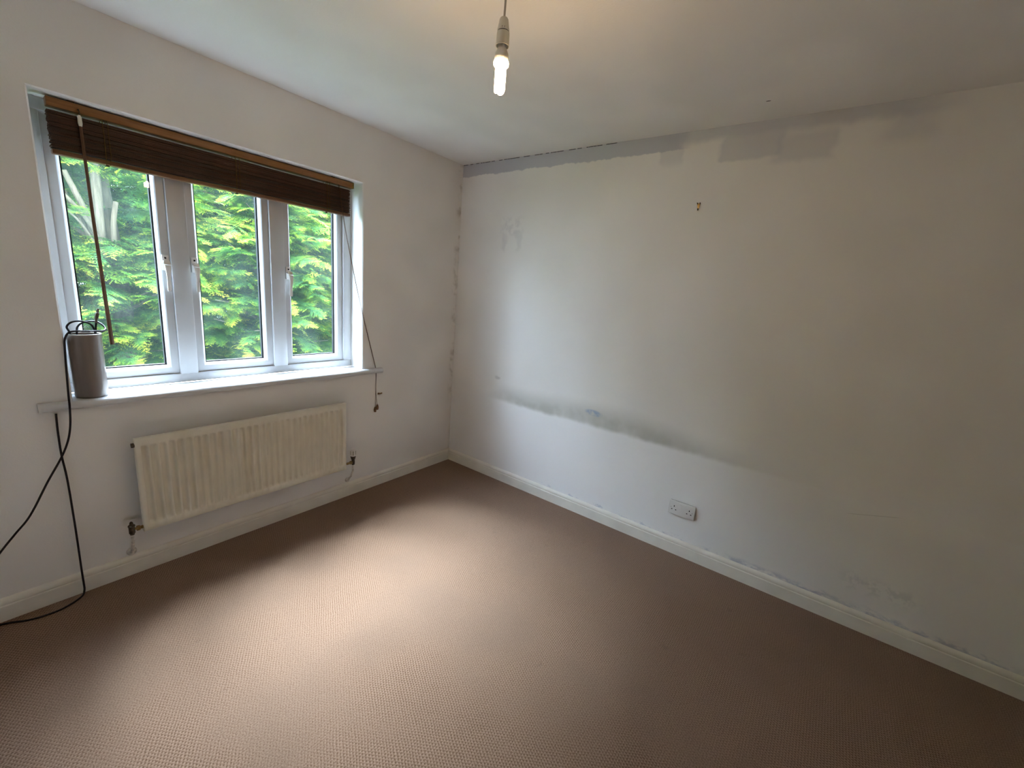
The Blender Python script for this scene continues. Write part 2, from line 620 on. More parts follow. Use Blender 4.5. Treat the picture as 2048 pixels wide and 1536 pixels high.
# ------------------------------------------------------------------ the window
win = empty('window_1', (-1.53, .16, .875))
tag(win, 'white plastic window of three casements with handles', kind='structure')
FY0, FY1 = .125, .195      # frame depth
SY0, SY1 = .140, .190      # sash depth
GY = .166                  # glass plane
FZ0, FZ1 = .875, 2.030
FB, FT = .920, 1.985       # inside of the outer frame
panes = [(-2.172, -1.803), (-1.728, -1.353), (-1.276, -.912)]
fr = MB()
fr.box((OX0 + .001, FY0, FZ0 + .001), (OX1 - .001, FY1, FB), .004)
fr.box((OX0 + .001, FY0, FT), (OX1 - .001, FY1, FZ1 - .001), .004)
fr.box((OX0 + .001, FY0, FB), (panes[0][0], FY1, FT), .004)
fr.box((panes[2][1], FY0, FB), (OX1 - .001, FY1, FT), .004)
fr.build('window_frame', M_UPVC, win, smooth=True)
for a, b in ((panes[0][1], panes[1][0]), (panes[1][1], panes[2][0])):
    MB().box((a, FY0, FB - .004), (b, FY1, FT), .005).build('mullion', M_UPVC, win, smooth=True)


def member_ring(x0, x1, z0, z1, prof):
    """Mitred frame: prof is a closed list of (inset from the outer edge, y)."""
    mb = MB()
    n = len(prof)
    v = []
    for i, y in prof:
        v += [(x0 + i, y, z0 + i), (x1 - i, y, z0 + i), (x1 - i, y, z1 - i), (x0 + i, y, z1 - i)]
    f = []
    for k in range(n):
        k2 = (k + 1) % n
        for i in range(4):
            j = (i + 1) % 4
            f.append((k * 4 + i, k * 4 + j, k2 * 4 + j, k2 * 4 + i))
    return mb.add(v, f)


def handle(x, parent, mirror):
    """Inline window handle: tall rose, neck and a lever hanging down."""
    zc = 1.458
    h = MB()
    h.box((x - .0135, SY0 - .010, zc - .036), (x + .0135, SY0, zc + .036), .004)
    ob = h.build('handle', M_WHITEPL, parent, smooth=True)
    lv = MB()
    # lever loft: (z, y centre, half width, half thickness)
    st = [(zc + .004, SY0 - .011, .0105, .0060), (zc + .003, SY0 - .028, .0115, .0085), (zc - .006, SY0 - .036, .0120, .0095), (zc - .022, SY0 - .040, .0112, .0085),
          (zc - .045, SY0 - .040, .0085, .0065), (zc - .075, SY0 - .037, .0066, .0055), (zc - .105, SY0 - .035, .0070, .0055), (zc - .122, SY0 - .035, .0074, .0055), (zc - .130, SY0 - .035, .0055, .004)]
    n = 12
    v, f = [], []
    for k, (z, y, hw, ht) in enumerate(st):
        tilt = [0, .0, .6, 1, 1, 1, 1, 1, 1][k]
        for i in range(n):
            a = 2 * math.pi * i / n
            cx, cy = math.cos(a), math.sin(a)
            cx = math.copysign(abs(cx) ** .7, cx)
            cy = math.copysign(abs(cy) ** .7, cy)
            v.append((x + 1.1 * hw * cx, y + ht * cy * tilt, z + (1 - tilt) * ht * cy))
    for k in range(len(st) - 1):
        for i in range(n):
            j = (i + 1) % n
            f.append((k * n + i, k * n + j, (k + 1) * n + j, (k + 1) * n + i))
    f.append(tuple(range(n)))
    f.append(tuple(range((len(st) - 1) * n, len(st) * n)))
    h2 = lv.add(v, f)
    # rose and lever are one moving handle: join them into the same part
    me2 = MB().add(h2.v, h2.f)
    me_full = MB().add(h.v, h.f).add(me2.v, me2.f)
    bpy.data.objects.remove(ob)
    ob = me_full.build('handle', M_WHITEPL, parent, smooth=True)
    return ob


hx = [-1.8235, -1.7085, -1.2560]
for (a, b), xh, mir in zip(panes, hx, (1, -1, -1)):
    g = .0015
    prof = [(0, SY0), (.030, SY0), (.0345, SY0 + .004), (.0425, GY - .006), (.0425, GY - .001), (.0425, SY1), (0, SY1)]
    sash = member_ring(a + g, b - g, FB + g, FT - g, prof).build('casement', M_UPVC, win)
    i = .0425
    MB().box((a + g + i - .003, GY, FB + g + i - .003), (b - g - i + .003, GY + .020, FT - g - i + .003)).build('glass_pane', M_GLASS, sash)
    gk = member_ring(a + g + i - .0005, b - g - i + .0005, FB + g + i - .0005, FT - g - i + .0005, [(0, GY - .004), (.0018, GY - .004), (.0018, GY - .0005), (0, GY - .0005)])
    gk.build('gasket', M_GASKET, sash)
    sp = member_ring(a + g + i - .002, b - g - i + .002, FB + g + i - .002, FT - g - i + .002, [(0, GY + .0010), (.0075, GY + .0010), (.0075, GY + .0190), (0, GY + .0190)])
    sp.build('spacer_bar', M_GASKET, sash)
    handle(xh, sash, mir)
    MB().box((xh - .004, SY0 - .0106, 1.476), (xh + .004, SY0 - .0098, 1.484), 0).build('lock_keyhole', M_HOLE, sash)

# sill: bullnosed board with horns on the wall
SZ0, SZ1, SYF = .8405, .875, -.036
prof = [(SYF + .012, SZ0)]
for k in range(9):
    a = math.pi / 2 * 3 - math.pi * k / 8
    prof.append((SYF + .0172 + .0172 * math.cos(a), (SZ0 + SZ1) / 2 + (SZ1 - SZ0) / 2 * math.sin(a)))
sill = MB()
body = prof[1:]
sill.prism(body + [(.1245, SZ1), (.1245, SZ0)], 'x', OX0 + .0005, OX1 - .0005)
sill.prism(body + [(-.0065, SZ1), (-.0065, SZ0)], 'x', -2.305, OX0 + .0005)
sill.prism(body + [(-.0065, SZ1), (-.0065, SZ0)], 'x', OX1 - .0005, -.712)
sill.build('window_sill', M_SILL, win, smooth=True, angle=40)

# ------------------------------------------------------------------ wooden venetian blind, drawn up
blind = empty('venetian_blind', (-1.53, .06, 1.83))
tag(blind, 'dark stained wooden venetian blind drawn up at the window head', 'blind')
MB().box((-2.158, .040, 1.992), (-.893, .082, 2.024), .003).build('head_rail', M_RAIL, blind, smooth=True)
tag(MB().box((-.906, .0385, 1.9915), (-.8925, .0835, 2.0245), .002).build('end_cap', M_BRASS, blind, smooth=True), 'brass-coloured end cap')
for xb in (-2.09, -1.53, -1.02):
    MB().box((xb - .010, .050, 2.0235), (xb + .010, .075, 2.0295)).build('bracket', M_DARKMETAL, blind)
slat_mesh = None
NS = 43
for k in range(NS):
    z = 1.8475 + k * .00308
    if slat_mesh is None:
        s = MB()
        n = 6
        pr = []
        for i in range(n + 1):
            u = i / n
            pr.append((.044 + .034 * u, .0012 * math.sin(math.pi * u)))
        pr2 = [(a, b + .0022) for a, b in reversed(pr)]
        s.prism([(a - .061, b) for a, b in pr + pr2], 'x', -.620, .620)
        o = s.build('slat', M_SLAT)
        slat_mesh = o.data
    else:
        o = bpy.data.objects.new('slat', slat_mesh)
        COL.objects.link(o)
    o.parent = blind
    o.matrix_parent_inverse = blind.matrix_world.inverted()
    o.location = (-1.537 + random.uniform(-.003, .003), .061 + random.uniform(-.0035, .0035), z)
    o.rotation_euler = (R(random.uniform(-2.0, 2.0)), 0, R(random.uniform(-.06, .06)))
MB().box((-2.158, .043, 1.8275), (-.914, .080, 1.8450), .004).build('bottom_rail', M_BRAIL, blind, smooth=True)
for xb in (-2.008, -1.535, -1.065):
    tp = MB()
    for yy in (.0405, .0815):
        tp.tube([(xb, yy, 1.995), (xb + .001, yy, 1.93), (xb, yy, 1.85), (xb, yy + (.004 if yy < .06 else -.004), 1.826)], .0012, 6)
        tp.tube([(xb + .016, yy, 1.995), (xb + .015, yy - .0008, 1.92), (xb + .016, yy, 1.86), (xb + .012, yy + (.004 if yy < .06 else -.004), 1.826)], .0010, 6)
    tp.build('ladder_cord', M_TAPE, blind)
    MB().lathe([(.0065, 1.8275), (.0065, 1.8235), (.004, 1.8215)], (xb + .006, .0615, 0), 16).build('cord_plug', M_DARKMETAL, blind, smooth=True)
# tilt wand hanging from a hook on the head rail
wd = MB()
wd.tube([(-2.073, .036, 1.955), (-2.070, .034, 1.60), (-2.060, .030, 1.095)], [.0052, .0060, .0078], 6)
wand = wd.build('tilt_wand', M_WAND, blind)
MB().lathe([(.0030, 1.985), (.0062, 1.978), (.0068, 1.955), (.0050, 1.945)], (-2.073, .0345, 0), 12).build('wand_ferrule', M_IVORY, wand, smooth=True)
MB().tube(smooth_path([(-2.074, .041, 2.002), (-2.074, .033, 2.004), (-2.073, .029, 1.998), (-2.073, .031, 1.988), (-2.073, .0345, 1.982)]), .0018, 6).build('wand_hook', M_DARKMETAL, wand, smooth=True)
# lift cords running over the reveal edge and behind the sill horn
cp1 = [(-.995, .039, 1.993), (-.955, .034, 1.744), (-.902, .012, 1.452), (-.866, -.0025, 1.270), (-.800, -.003, 1.035), (-.755, -.003, .874), (-.750, -.0032, .817), (-.751, -.004, .70), (-.7585, -.012, .598)]
cp2 = [(-.991, .039, 1.993), (-.951, .035, 1.744), (-.899, .013, 1.452), (-.862, -.0025, 1.270), (-.797, -.003, 1.035), (-.752, -.003, .874), (-.7475, -.0032, .817), (-.749, -.004, .70), (-.7420, -.012, .610)]
MB().tube(smooth_path(cp1), .0011, 6).build('lift_cord', M_CORD, blind)
MB().tube(smooth_path(cp2), .0011, 6).build('lift_cord', M_CORD, blind)
for x, z in ((-.7590, .576), (-.7415, .590)):
    MB().lathe([(.0030, .024), (.0055, .020), (.0085, .008), (.0090, -.002), (.0075, -.010), (.0068, -.014), (.003, -.015)], (x, -.0125, z), 16).build('cord_acorn', M_ACORN, blind, smooth=True)

# cord cleat on the wall beside the cords
cl = empty('cord_cleat', (-.727, 0, .690))
tag(cl, 'small amber cord cleat screwed to the wall under the sill', 'cord cleat')
k = MB()
k.lathe([(.0045, 0), (.0045, -.010), (.0055, -.012)], (-.727, 0, .690), 14, 'y')
k.tube(smooth_path([(-.742, -.014, .6895), (-.736, -.0165, .691), (-.727, -.0165, .6905), (-.716, -.0165, .691), (-.707, -.014, .693)]), [.0028] + [.0045] * 23 + [.0028], 8)
k.build('cleat_body', M_ACORN, cl, smooth=True)
MB().lathe([(.0030, -.0205), (.0030, -.0222)], (-.727, 0, .6905), 10, 'y').build('screw_head', M_BRASS, cl)

# ------------------------------------------------------------------ radiator
rad = empty('radiator', (-1.535, -.07, .232))
tag(rad, 'cream single-panel radiator with vertical ridges below the window', 'radiator')
RX0, RX1, RZ0, RZ1 = -2.047, -1.021, .232, .686
RYF = -.082
NCH = 30
pitch = (RX1 - RX0 - .036) / NCH
xs, dep = [RX0, RX0 + .004], [-.004, 0]
x = RX0 + .018
for k in range(NCH):
    u0 = x + k * pitch
    for q, d in ((.04, 0), (.10, .0020), (.16, .0115), (.22, .0140), (.58, .0140), (.66, .0115), (.78, .0035), (.88, 0)):
        xs.append(u0 + q * pitch)
        dep.append(d)
xs += [RX1 - .004, RX1]
dep += [0, -.004]
zs = [(RZ0, 'e'), (RZ0 + .004, 0), (RZ0 + .034, 0), (RZ0 + .038, .25), (RZ0 + .044, .75), (RZ0 + .050, 1), (RZ1 - .050, 1), (RZ1 - .044, .75), (RZ1 - .038, .25), (RZ1 - .034, 0), (RZ1 - .004, 0), (RZ1, 'e')]
rp = MB()
v = []
for z, kf in zs:
    for x, d in zip(xs, dep):
        if kf == 'e' or d < 0:
            y = RYF + .004
        else:
            y = RYF + d * kf
        v.append((x, y, z))
nx, nz_ = len(xs), len(zs)
f = [(a * nx + b, a * nx + b + 1, (a + 1) * nx + b + 1, (a + 1) * nx + b) for a in range(nz_ - 1) for b in range(nx - 1)]
off = len(v)
for (xx, zz) in ((RX0, RZ0), (RX1, RZ0), (RX1, RZ1), (RX0, RZ1)):
    v.append((xx, RYF + .022, zz))
f.append((off, off + 1, off + 2, off + 3))
f.append(tuple([i for i in range(nx)]) + (off + 1, off))
f.append(tuple([(nz_ - 1) * nx + i for i in range(nx)]) + (off + 2, off + 3))
f.append(tuple([i * nx for i in range(nz_)]) + (off + 3, off))
f.append(tuple([i * nx + nx - 1 for i in range(nz_)]) + (off + 2, off + 1))
rp.add(v, f)
rp.build('panel', M_RAD, rad, smooth=True, angle=50)
cv = MB()
for k in range(38):
    x = RX0 + .04 + k * .0255
    cv.box((x, RYF + .0221, RZ0 + .03), (x + .0125, -.024, RZ1 - .03))
cv.build('convector_fins', M_RAD, rad)
for x in (RX0 + .16, RX1 - .16):
    MB().box((x - .015, -.0239, RZ0 + .05), (x + .015, -.0003, RZ1 - .04)).build('wall_bracket', M_DARKMETAL, rad)
MB().lathe([(.0075, RX0 - .0105), (.0105, RX0 - .010), (.0105, RX0 + .001)], (0, RYF + .012, RZ1 - .030), 14, 'x').build('bleed_plug', M_DARKMETAL, rad, smooth=True)
# lockshield valve
vx, vy, vz = -2.087, RYF + .013, .262
MB().lathe([(.0035, .034), (.006, .030), (.0075, .020), (.0125, .016), (.0135, .012), (.0115, .010), (.0115, -.022), (.0085, -.026), (.0085, -.030)], (vx, vy, vz), 18).build('lockshield_valve', M_DARKMETAL, rad, smooth=True)
MB().lathe([(.006, vx + .008), (.006, vx + .016), (.0125, vx + .0165), (.0125, vx + .028), (.008, vx + .029), (.008, RX0 + .001)], (0, vy, vz - .006), 8, 'x').build('union_nut', M_BRASS, rad, smooth=True)
MB().tube([(vx, vy, vz - .030), (vx, vy + .004, .20), (vx, vy + .024, .155), (vx + .001, -.016, .122), (vx + .001, -.010, .114)], [.006, .006, .0062, .0065, .0068], 10).build('pipe_tail', M_PAINTBLOB, rad, smooth=True)
MB().lathe([(.020, -.0004), (.019, -.004), (.012, -.007), (.0075, -.009)], (vx + .001, 0, .113), 14, 'y').build('pipe_collar', M_PAINTBLOB, rad, smooth=True)
# thermostatic valve
vx = -.966
MB().lathe([(.0085, -.022), (.0110, -.018), (.0110, .006), (.0090, .010), (.0125, .016), (.0170, .034), (.0175, .040)], (vx, vy, .268), 18).build('valve_body', M_DARKMETAL, rad, smooth=True)
trv = MB().lathe([(.0165, .0405), (.0178, .045), (.0178, .082), (.0165, .088), (.010, .090)], (vx, vy, .268), 22).build('thermostatic_head', M_WHITEPL, rad, smooth=True)
for k in range(6):
    a = R(-120 + k * 60)
    g = MB().box((-.0035, -.0008, .050), (.0035, .0012, .078), .0006)
    ca, sa = math.cos(a), math.sin(a)
    g.v = [(vx + (x * -sa) + (y + .0178) * ca, vy + x * ca + (y + .0178) * sa, z + .268) for x, y, z in g.v]
    g.build('grip_rib', M_GREYPL, trv)
MB().lathe([(.008, RX1 - .001), (.008, vx - .022), (.0120, vx - .0215), (.0120, vx - .011), (.008, vx - .010)], (0, vy, .264), 8, 'x').build('union_nut', M_BRASS, rad, smooth=True)
MB().tube([(vx, vy, .246), (vx, vy + .003, .20), (vx, vy + .024, .155), (vx, -.016, .122), (vx, -.010, .114)], [.006, .006, .0062, .0065, .0068], 10).build('pipe_tail', M_PAINTBLOB, rad, smooth=True)
MB().lathe([(.018, -.0004), (.017, -.004), (.012, -.007), (.0075, -.009)], (vx, 0, .113), 14, 'y').build('pipe_collar', M_PAINTBLOB, rad, smooth=True)

# ------------------------------------------------------------------ vase on the sill
vc = (-2.142, .037, .8752)
vs = empty('vase', vc)
tag(vs, 'tall grey-brown glazed ceramic vase on the window sill', 'vase')
vp = [(.030, .004), (.046, .000), (.050, .002), (.0518, .008), (.0525, .05), (.0530, .15), (.0535, .255), (.0535, .2655), (.0490, .2655), (.0480, .25), (.0470, .03), (.0, .022)]
MB().lathe([(max(a, .0005), b) for a, b in vp], vc, 48, cap0=True, cap1=True).build('vase_body', M_VASE, vs, smooth=True, angle=50)
MB().lathe([(.0535, .2656), (.0530, .2680), (.0510, .2690), (.0492, .2680), (.0488, .2656)], vc, 48, cap0=False, cap1=False).build('vase_rim', M_VASERIM, vs, smooth=True)

# ------------------------------------------------------------------ black aerial cable: out of the wall, over the floor and up into the vase
cab = empty('aerial_cable', (-2.30, -.05, 0))
tag(cab, 'black aerial cable trailing from the wall across the carpet into the vase', 'cable')
CR = .0036
floor_run = [(-2.258, -.0045, .826), (-2.2595, -.0075, .800), (-2.2615, -.0105, .737), (-2.2615, -.014, .647), (-2.2565, -.017, .539), (-2.2555, -.022, .332), (-2.2570, -.027, .115), (-2.2570, -.029, .050), (-2.259, -.034, .018),
             (-2.271, -.050, .0045), (-2.310, -.079, .0042), (-2.355, -.092, .0042), (-2.423, -.080, .0042), (-2.475, -.047, .0042), (-2.53, -.030, .0042), (-2.60, -.045, .0042), (-2.655, -.09, .0042), (-2.66, -.135, .010), (-2.625, -.135, .07), (-2.56, -.105, .195),
             (-2.463, -.072, .326), (-2.419, -.062, .381), (-2.373, -.055, .440), (-2.313, -.050, .562), (-2.265, -.047, .654), (-2.240, -.045, .719), (-2.2275, -.0455, .782), (-2.2215, -.0455, .855), (-2.2195, -.0415, .905), (-2.213, -.022, 1.003), (-2.2065, -.006, 1.095), (-2.2020, -.002, 1.128), (-2.190, .002, 1.151),
             (-2.170, -.004, 1.158), (-2.135, -.008, 1.158), (-2.100, -.006, 1.157), (-2.084, .002, 1.159), (-2.0765, .020, 1.166), (-2.084, .040, 1.181), (-2.100, .055, 1.191), (-2.132, .060, 1.188), (-2.153, .055, 1.172), (-2.160, .048, 1.148), (-2.160, .045, 1.08), (-2.150, .060, 1.03), (-2.125, .058, 1.02), (-2.110, .045, 1.06), (-2.106, .048, 1.135),
             (-2.108, .046, 1.160), (-2.120, .032, 1.183), (-2.150, .012, 1.197), (-2.177, .006, 1.193), (-2.191, .010, 1.174), (-2.183, .022, 1.146), (-2.175, .026, 1.08), (-2.165, .030, .99), (-2.145, .040, .93), (-2.125, .045, .96), (-2.114, .044, 1.06), (-2.1045, .041, 1.152), (-2.100, .040, 1.188)]
MB().tube(smooth_path(floor_run, 7), CR, 10).build('cable_sheath', M_CABLE, cab, smooth=True, angle=60)
pl = MB().tube([(-2.1005, .040, 1.186), (-2.0985, .040, 1.203), (-2.0980, .040, 1.204), (-2.0925, .040, 1.228), (-2.0920, .040, 1.230), (-2.0885, .040, 1.247)], [.0045, .0048, .0066, .0066, .0045, .0042], 12)
pl.build('aerial_plug', M_PLUG, cab, smooth=True)

# ------------------------------------------------------------------ twin wall socket (on wall x = 0), picture hook
so = empty('wall_socket', (0, -1.942, .29))
tag(so, 'white double power socket low on the scuffed wall', 'socket')
SYC, SZC = -1.942, .2905
MB().box((-.0075, SYC - .070, SZC - .040), (-.0003, SYC + .070, SZC + .040)).build('back_box', M_BLACKPL, so)
MB().box((-.0155, SYC - .0735, SZC - .043), (-.0072, SYC + .0735, SZC + .043), .0028).build('face_plate', M_WHITEPL, so, smooth=True)
for sgn in (-1, 1):
    yr = SYC + sgn * .0105
    r_ = MB().box((-.0030, -.0085, -.0115), (0, .0085, .0115), .001)
    tilt = R(9)
    r_.v = [(-.0152 + x * math.cos(tilt) - z * math.sin(tilt) * .35 * sgn, yr + y, SZC + .020 + z) for x, y, z in r_.v]
    r_.build('rocker_switch', M_WHITEPL, so, smooth=True)
    yc = SYC + sgn * .043
    MB().box((-.0158, yc - .0022, SZC + .0045), (-.0150, yc + .0022, SZC + .0130)).build('pin_slot', M_HOLE, so)
    for q in (-1, 1):
        MB().box((-.0158, yc + q * .0112 - .0034, SZC - .0145), (-.0150, yc + q * .0112 + .0034, SZC - .0097)).build('pin_slot', M_HOLE, so)
    MB().lathe([(.0024, -.0160), (.0024, -.0150)], (0, SYC + sgn * .0603, SZC + .000), 12, 'x').build('screw_cap', M_GREYPL, so)

hk = empty('picture_hook', (0, -1.748, 1.975))
tag(hk, 'small brass picture hook pinned to the bare wall', 'hook')
HY, HZ = -1.748, 1.985
pl_ = MB().prism([(HY - .0085, HZ + .014), (HY - .0045, HZ + .016), (HY, HZ + .010), (HY + .0045, HZ + .016), (HY + .0085, HZ + .014), (HY + .0045, HZ - .004), (HY + .0030, HZ - .016), (HY - .0030, HZ - .016), (HY - .0045, HZ - .004)], 'x', -.0022, -.0003)
pl_.build('hook_plate', M_BRASS, hk)
MB().tube(smooth_path([(-.0015, HY, HZ - .014), (-.003, HY, HZ - .020), (-.008, HY, HZ - .020), (-.0095, HY, HZ - .012)]), .0026, 8).build('hook_lip', M_DARKMETAL, hk, smooth=True)
for q in (-1, 1):
    MB().tube([(-.0005, HY + q * .0062, HZ + .009), (-.0085, HY + q * .0070, HZ + .0145)], [.0016, .0026], 8).build('pin', M_DARKMETAL, hk, smooth=True)

# ------------------------------------------------------------------ pendant lamp with a stick bulb
LX, LY = -1.447, -1.546
pd = empty('pendant_light', (LX, LY, H))
tag(pd, 'bare glowing energy-saving bulb hanging on a pendant flex', 'ceiling light')
MB().lathe([(.048, H - .0003), (.048, H - .008), (.040, H - .016), (.020, H - .020), (.010, H - .030), (.004, H - .032)], (LX, LY, 0), 32).build('ceiling_rose', M_WHITEPL, pd, smooth=True)
MB().tube(smooth_path([(LX, LY, H - .030), (LX + .001, LY + .0005, 2.29), (LX + .0006, LY, 2.235), (LX, LY, 2.184)]), .0030, 10).build('flex', M_FLEX, pd, smooth=True)
hold = MB().lathe([(.0035, 2.190), (.0100, 2.1895), (.0122, 2.186), (.0150, 2.170), (.0170, 2.1595), (.0170, 2.1575)], (LX, LY, 0), 32).build('lampholder_cap', M_IVORY, pd, smooth=True)
MB().lathe([(.0160, 2.1580), (.0160, 2.1550)], (LX, LY, 0), 28).build('holder_joint', M_BLACKPL, pd)
for dx_ in (-.0045, .0030):
    ang = math.atan2(-.873, -1.017) + dx_ * 55
    MB().box((LX + .0162 * math.cos(ang) - .0006, LY + .0162 * math.sin(ang) - .0006, 2.1575), (LX + .0168 * math.cos(ang) + .0006, LY + .0168 * math.sin(ang) + .0006, 2.1640)).build('grip_slot', M_BLACKPL, hold)
MB().lathe([(.0172, 2.1552), (.0178, 2.150), (.0182, 2.128), (.0190, 2.1215), (.0175, 2.1215), (.0165, 2.130)], (LX, LY, 0), 32, cap1=True).build('lampholder_skirt', M_IVORY, pd, smooth=True)
bulb = MB().lathe([(.0120, 2.140), (.0120, 2.118), (.0135, 2.113), (.0180, 2.104), (.0195, 2.096), (.0198, 2.086), (.0185, 2.0825)], (LX, LY, 0), 32).build('bulb_base', M_WHITEPL, pd, smooth=True)
MB().lathe([(.0206, 2.0835), (.0214, 2.080), (.0208, 2.0745), (.0150, 2.0735)], (LX, LY, 0), 28).build('bulb_collar', M_GLOW, bulb, smooth=True)
for k in range(3):
    a = R(20 + 120 * k)
    ca, sa = math.cos(a), math.sin(a)
    pts = []
    rr, gp = .0095, .0056
    for s_, z in ((-1, 2.076), (-1, 2.018)):
        pts.append((s_ * gp, z))
    for q in range(1, 8):
        b = math.pi + math.pi * q / 8
        pts.append((gp * math.cos(b), 2.014 + .0050 * math.sin(b)))
    pts += [(gp, 2.018), (gp, 2.076)]
    MB().tube([(LX + rr * ca - u * sa, LY + rr * sa + u * ca, z) for u, z in pts], .0050, 10).build('bulb_tube', M_GLOW, bulb, smooth=True)

# ------------------------------------------------------------------ outside: house front, lawn and conifers
hs = MB()
hs.box((-7, 0, -.3), (XL - .101, TH, 5.2)).box((.121, 0, -.3), (5, TH, 5.2)).box((XL - .101, 0, H + .121), (.121, TH, 5.2))  # unseen upper storey and roof added to block sky light from the hedge
hs.box((-7.2, -4.2, 5.2), (5.2, TH + .35, 5.4)).box((-7, -4, H + .13), (5, -.001, H + .33))
tag(hs.build('wall_outside', M_RENDER), 'brick house front around the window with added unseen upper storey', kind='structure')
tag(MB().box((-9, TH + .005, -.45), (8, 12, -.30)).build('lawn', M_LAWN), 'green lawn beyond the window', 'lawn', kind='structure')


def frond(L, seed, ntw, lod, wide):
    """One flat feathery spray along +X: list of triangles and their growth value."""
    rs = np.random.default_rng(seed)
    V, F, G = [], [], []

    def tri(a, b, c, ga, gb, gc):
        o = len(V)
        V.extend([a, b, c])
        G.extend([ga, gb, gc])
        F.append((o, o + 1, o + 2))

    def axis(s):
        return np.array([s, .05 * L * math.sin(s / L * 3 + seed), -.22 * s * s / L])
    for k in range(4):
        a, b = axis(L * k / 4), axis(L * (k + 1) / 4)
        wd = .0035 * (1 - k / 5)
        tri(a + [0, wd, 0], a - [0, wd, 0], b, .1 + .1 * k, .1 + .1 * k, .2 + .1 * k)
    for k in range(ntw):
        s = L * (.04 + .94 * k / ntw)
        side = 1 if k % 2 else -1
        u = s / L
        l = L * (.42 * (1 - u) ** .75 + .09) * rs.uniform(.75, 1.15)
        ang = R(rs.uniform(38, 56)) * side
        p = axis(s)
        d = np.array([math.cos(ang), math.sin(ang), rs.uniform(-.30, .06)])
        nrm = np.array([-d[1], d[0], 0])
        g0 = .10 + .40 * u
        g1 = min(1, .45 + .55 * u + rs.uniform(-.1, .1))
        q = p + d * l + np.array([.14 * l, 0, -.14 * l])
        w_ = wide * .6
        tri(p + nrm * w_, p - nrm * w_, q, g0, g0, g1)
        for j in range(lod):
            e = (j + .5) / lod
            pp = p + (q - p) * e * .96
            sl = l * (.36 * (1 - e) + .13) * rs.uniform(.8, 1.2)
            for sd in (-1, 1):
                a2 = ang + sd * R(rs.uniform(32, 50))
                d2 = np.array([math.cos(a2), math.sin(a2), rs.uniform(-.35, .15)])
                n2_ = np.array([-d2[1], d2[0], .25])
                gg = g0 + (g1 - g0) * e
                tri(pp + n2_ * wide * .55, pp - n2_ * wide * .55, pp + d2 * sl, gg, gg, min(1, gg + .22))
    return np.array(V), np.array(F), np.array(G)


FR_HI = [frond(.20, s, 20, 4, .0048) for s in range(4)]
FR_LO = [frond(.26, s + 10, 16, 3, .0070) for s in range(3)]


def rotm(fwd, up):
    x = fwd / np.linalg.norm(fwd)
    y = np.cross(up, x)
    y /= np.linalg.norm(y) + 1e-9
    z = np.cross(x, y)
    return np.stack([x, y, z], 1)


def foliage_mesh(name, HT, RAD, nb, nin, seed, az0, az1, skip=None, zlo=.0, fs=1.0):
    """Boughs of sprays around a conical tree: nb feathery outer boughs and nin coarser inner ones."""
    rs = np.random.default_rng(seed)
    AV, AF, AG, boughs = [], [], [], []
    off = 0
    for b in range(nb + nin):
        inner = b >= nb
        lib = FR_LO if inner else FR_HI
        z = zlo + (HT - zlo) * (.04 + .94 * rs.random() ** 1.15)
        prof = (1 - (z / HT) ** 3.6)
        rr = RAD * (.10 + .92 * prof) * (rs.uniform(.45, .80) if inner else rs.uniform(.74, 1.05))
        az = rs.uniform(az0, az1)
        out = np.array([math.cos(az), math.sin(az), 0])
        Lb = min(rr, rs.uniform(.38, .62))
        p0 = out * (rr - Lb) + np.array([0, 0, z + .08])
        rise = rs.uniform(-.05, .28)
        side = np.array([-out[1], out[0], 0]) * rs.uniform(-.35, .35)
        fw = out + side + np.array([0, 0, rise])
        fw /= np.linalg.norm(fw)
        roll = rs.uniform(-.5, .5)
        up = np.array([0, 0, 1.]) + np.cross(fw, [0, 0, 1.]) * roll
        Rm = rotm(fw, up)
        if skip and skip(p0 + fw * Lb):
            continue
        boughs.append((p0, p0 + fw * Lb * .8))
        tone = rs.normal(0, .10)
        nfr = max(5, int(Lb / .042))
        for k in range(nfr + 1):
            u = k / nfr
            c = p0 + Rm @ np.array([Lb * u, 0, -.18 * Lb * u * u])
            if k == nfr:
                yaw, sc = 0.0, rs.uniform(.8, 1.1)
            else:
                yaw = (1 if k % 2 else -1) * R(rs.uniform(35, 60))
                sc = (1.15 - .5 * u) * rs.uniform(.75, 1.1)
            rl = rs.uniform(-.45, .45)
            pt = rs.uniform(-.35, .12)
            lf = np.array([math.cos(yaw), math.sin(yaw), pt])
            Rl = rotm(lf, np.array([rs.uniform(-.3, .3), rl, 1.]))
            V, F, G = lib[rs.integers(len(lib))]
            VV = (V * sc * fs) @ (Rm @ Rl).T + c
            AV.append(VV)
            AF.append(F + off)
            AG.append(np.clip(G * (.55 + .5 * u) + tone + rs.normal(0, .05), 0, 1))
            off += len(V)
    V, F, G = np.concatenate(AV), np.concatenate(AF), np.concatenate(AG)
    me = bpy.data.meshes.new(name)
    me.vertices.add(len(V))
    me.vertices.foreach_set('co', V.astype(np.float32).ravel())
    me.loops.add(len(F) * 3)
    me.loops.foreach_set('vertex_index', F.astype(np.int32).ravel())
    me.polygons.add(len(F))
    me.polygons.foreach_set('loop_start', np.arange(0, len(F) * 3, 3, dtype=np.int32))
    at_ = me.attributes.new('growth', 'FLOAT', 'POINT')
    at_.data.foreach_set('value', G.astype(np.float32))
    me.update()
    me.validate()
    me.materials.append(M_LEAF)
    return me, boughs


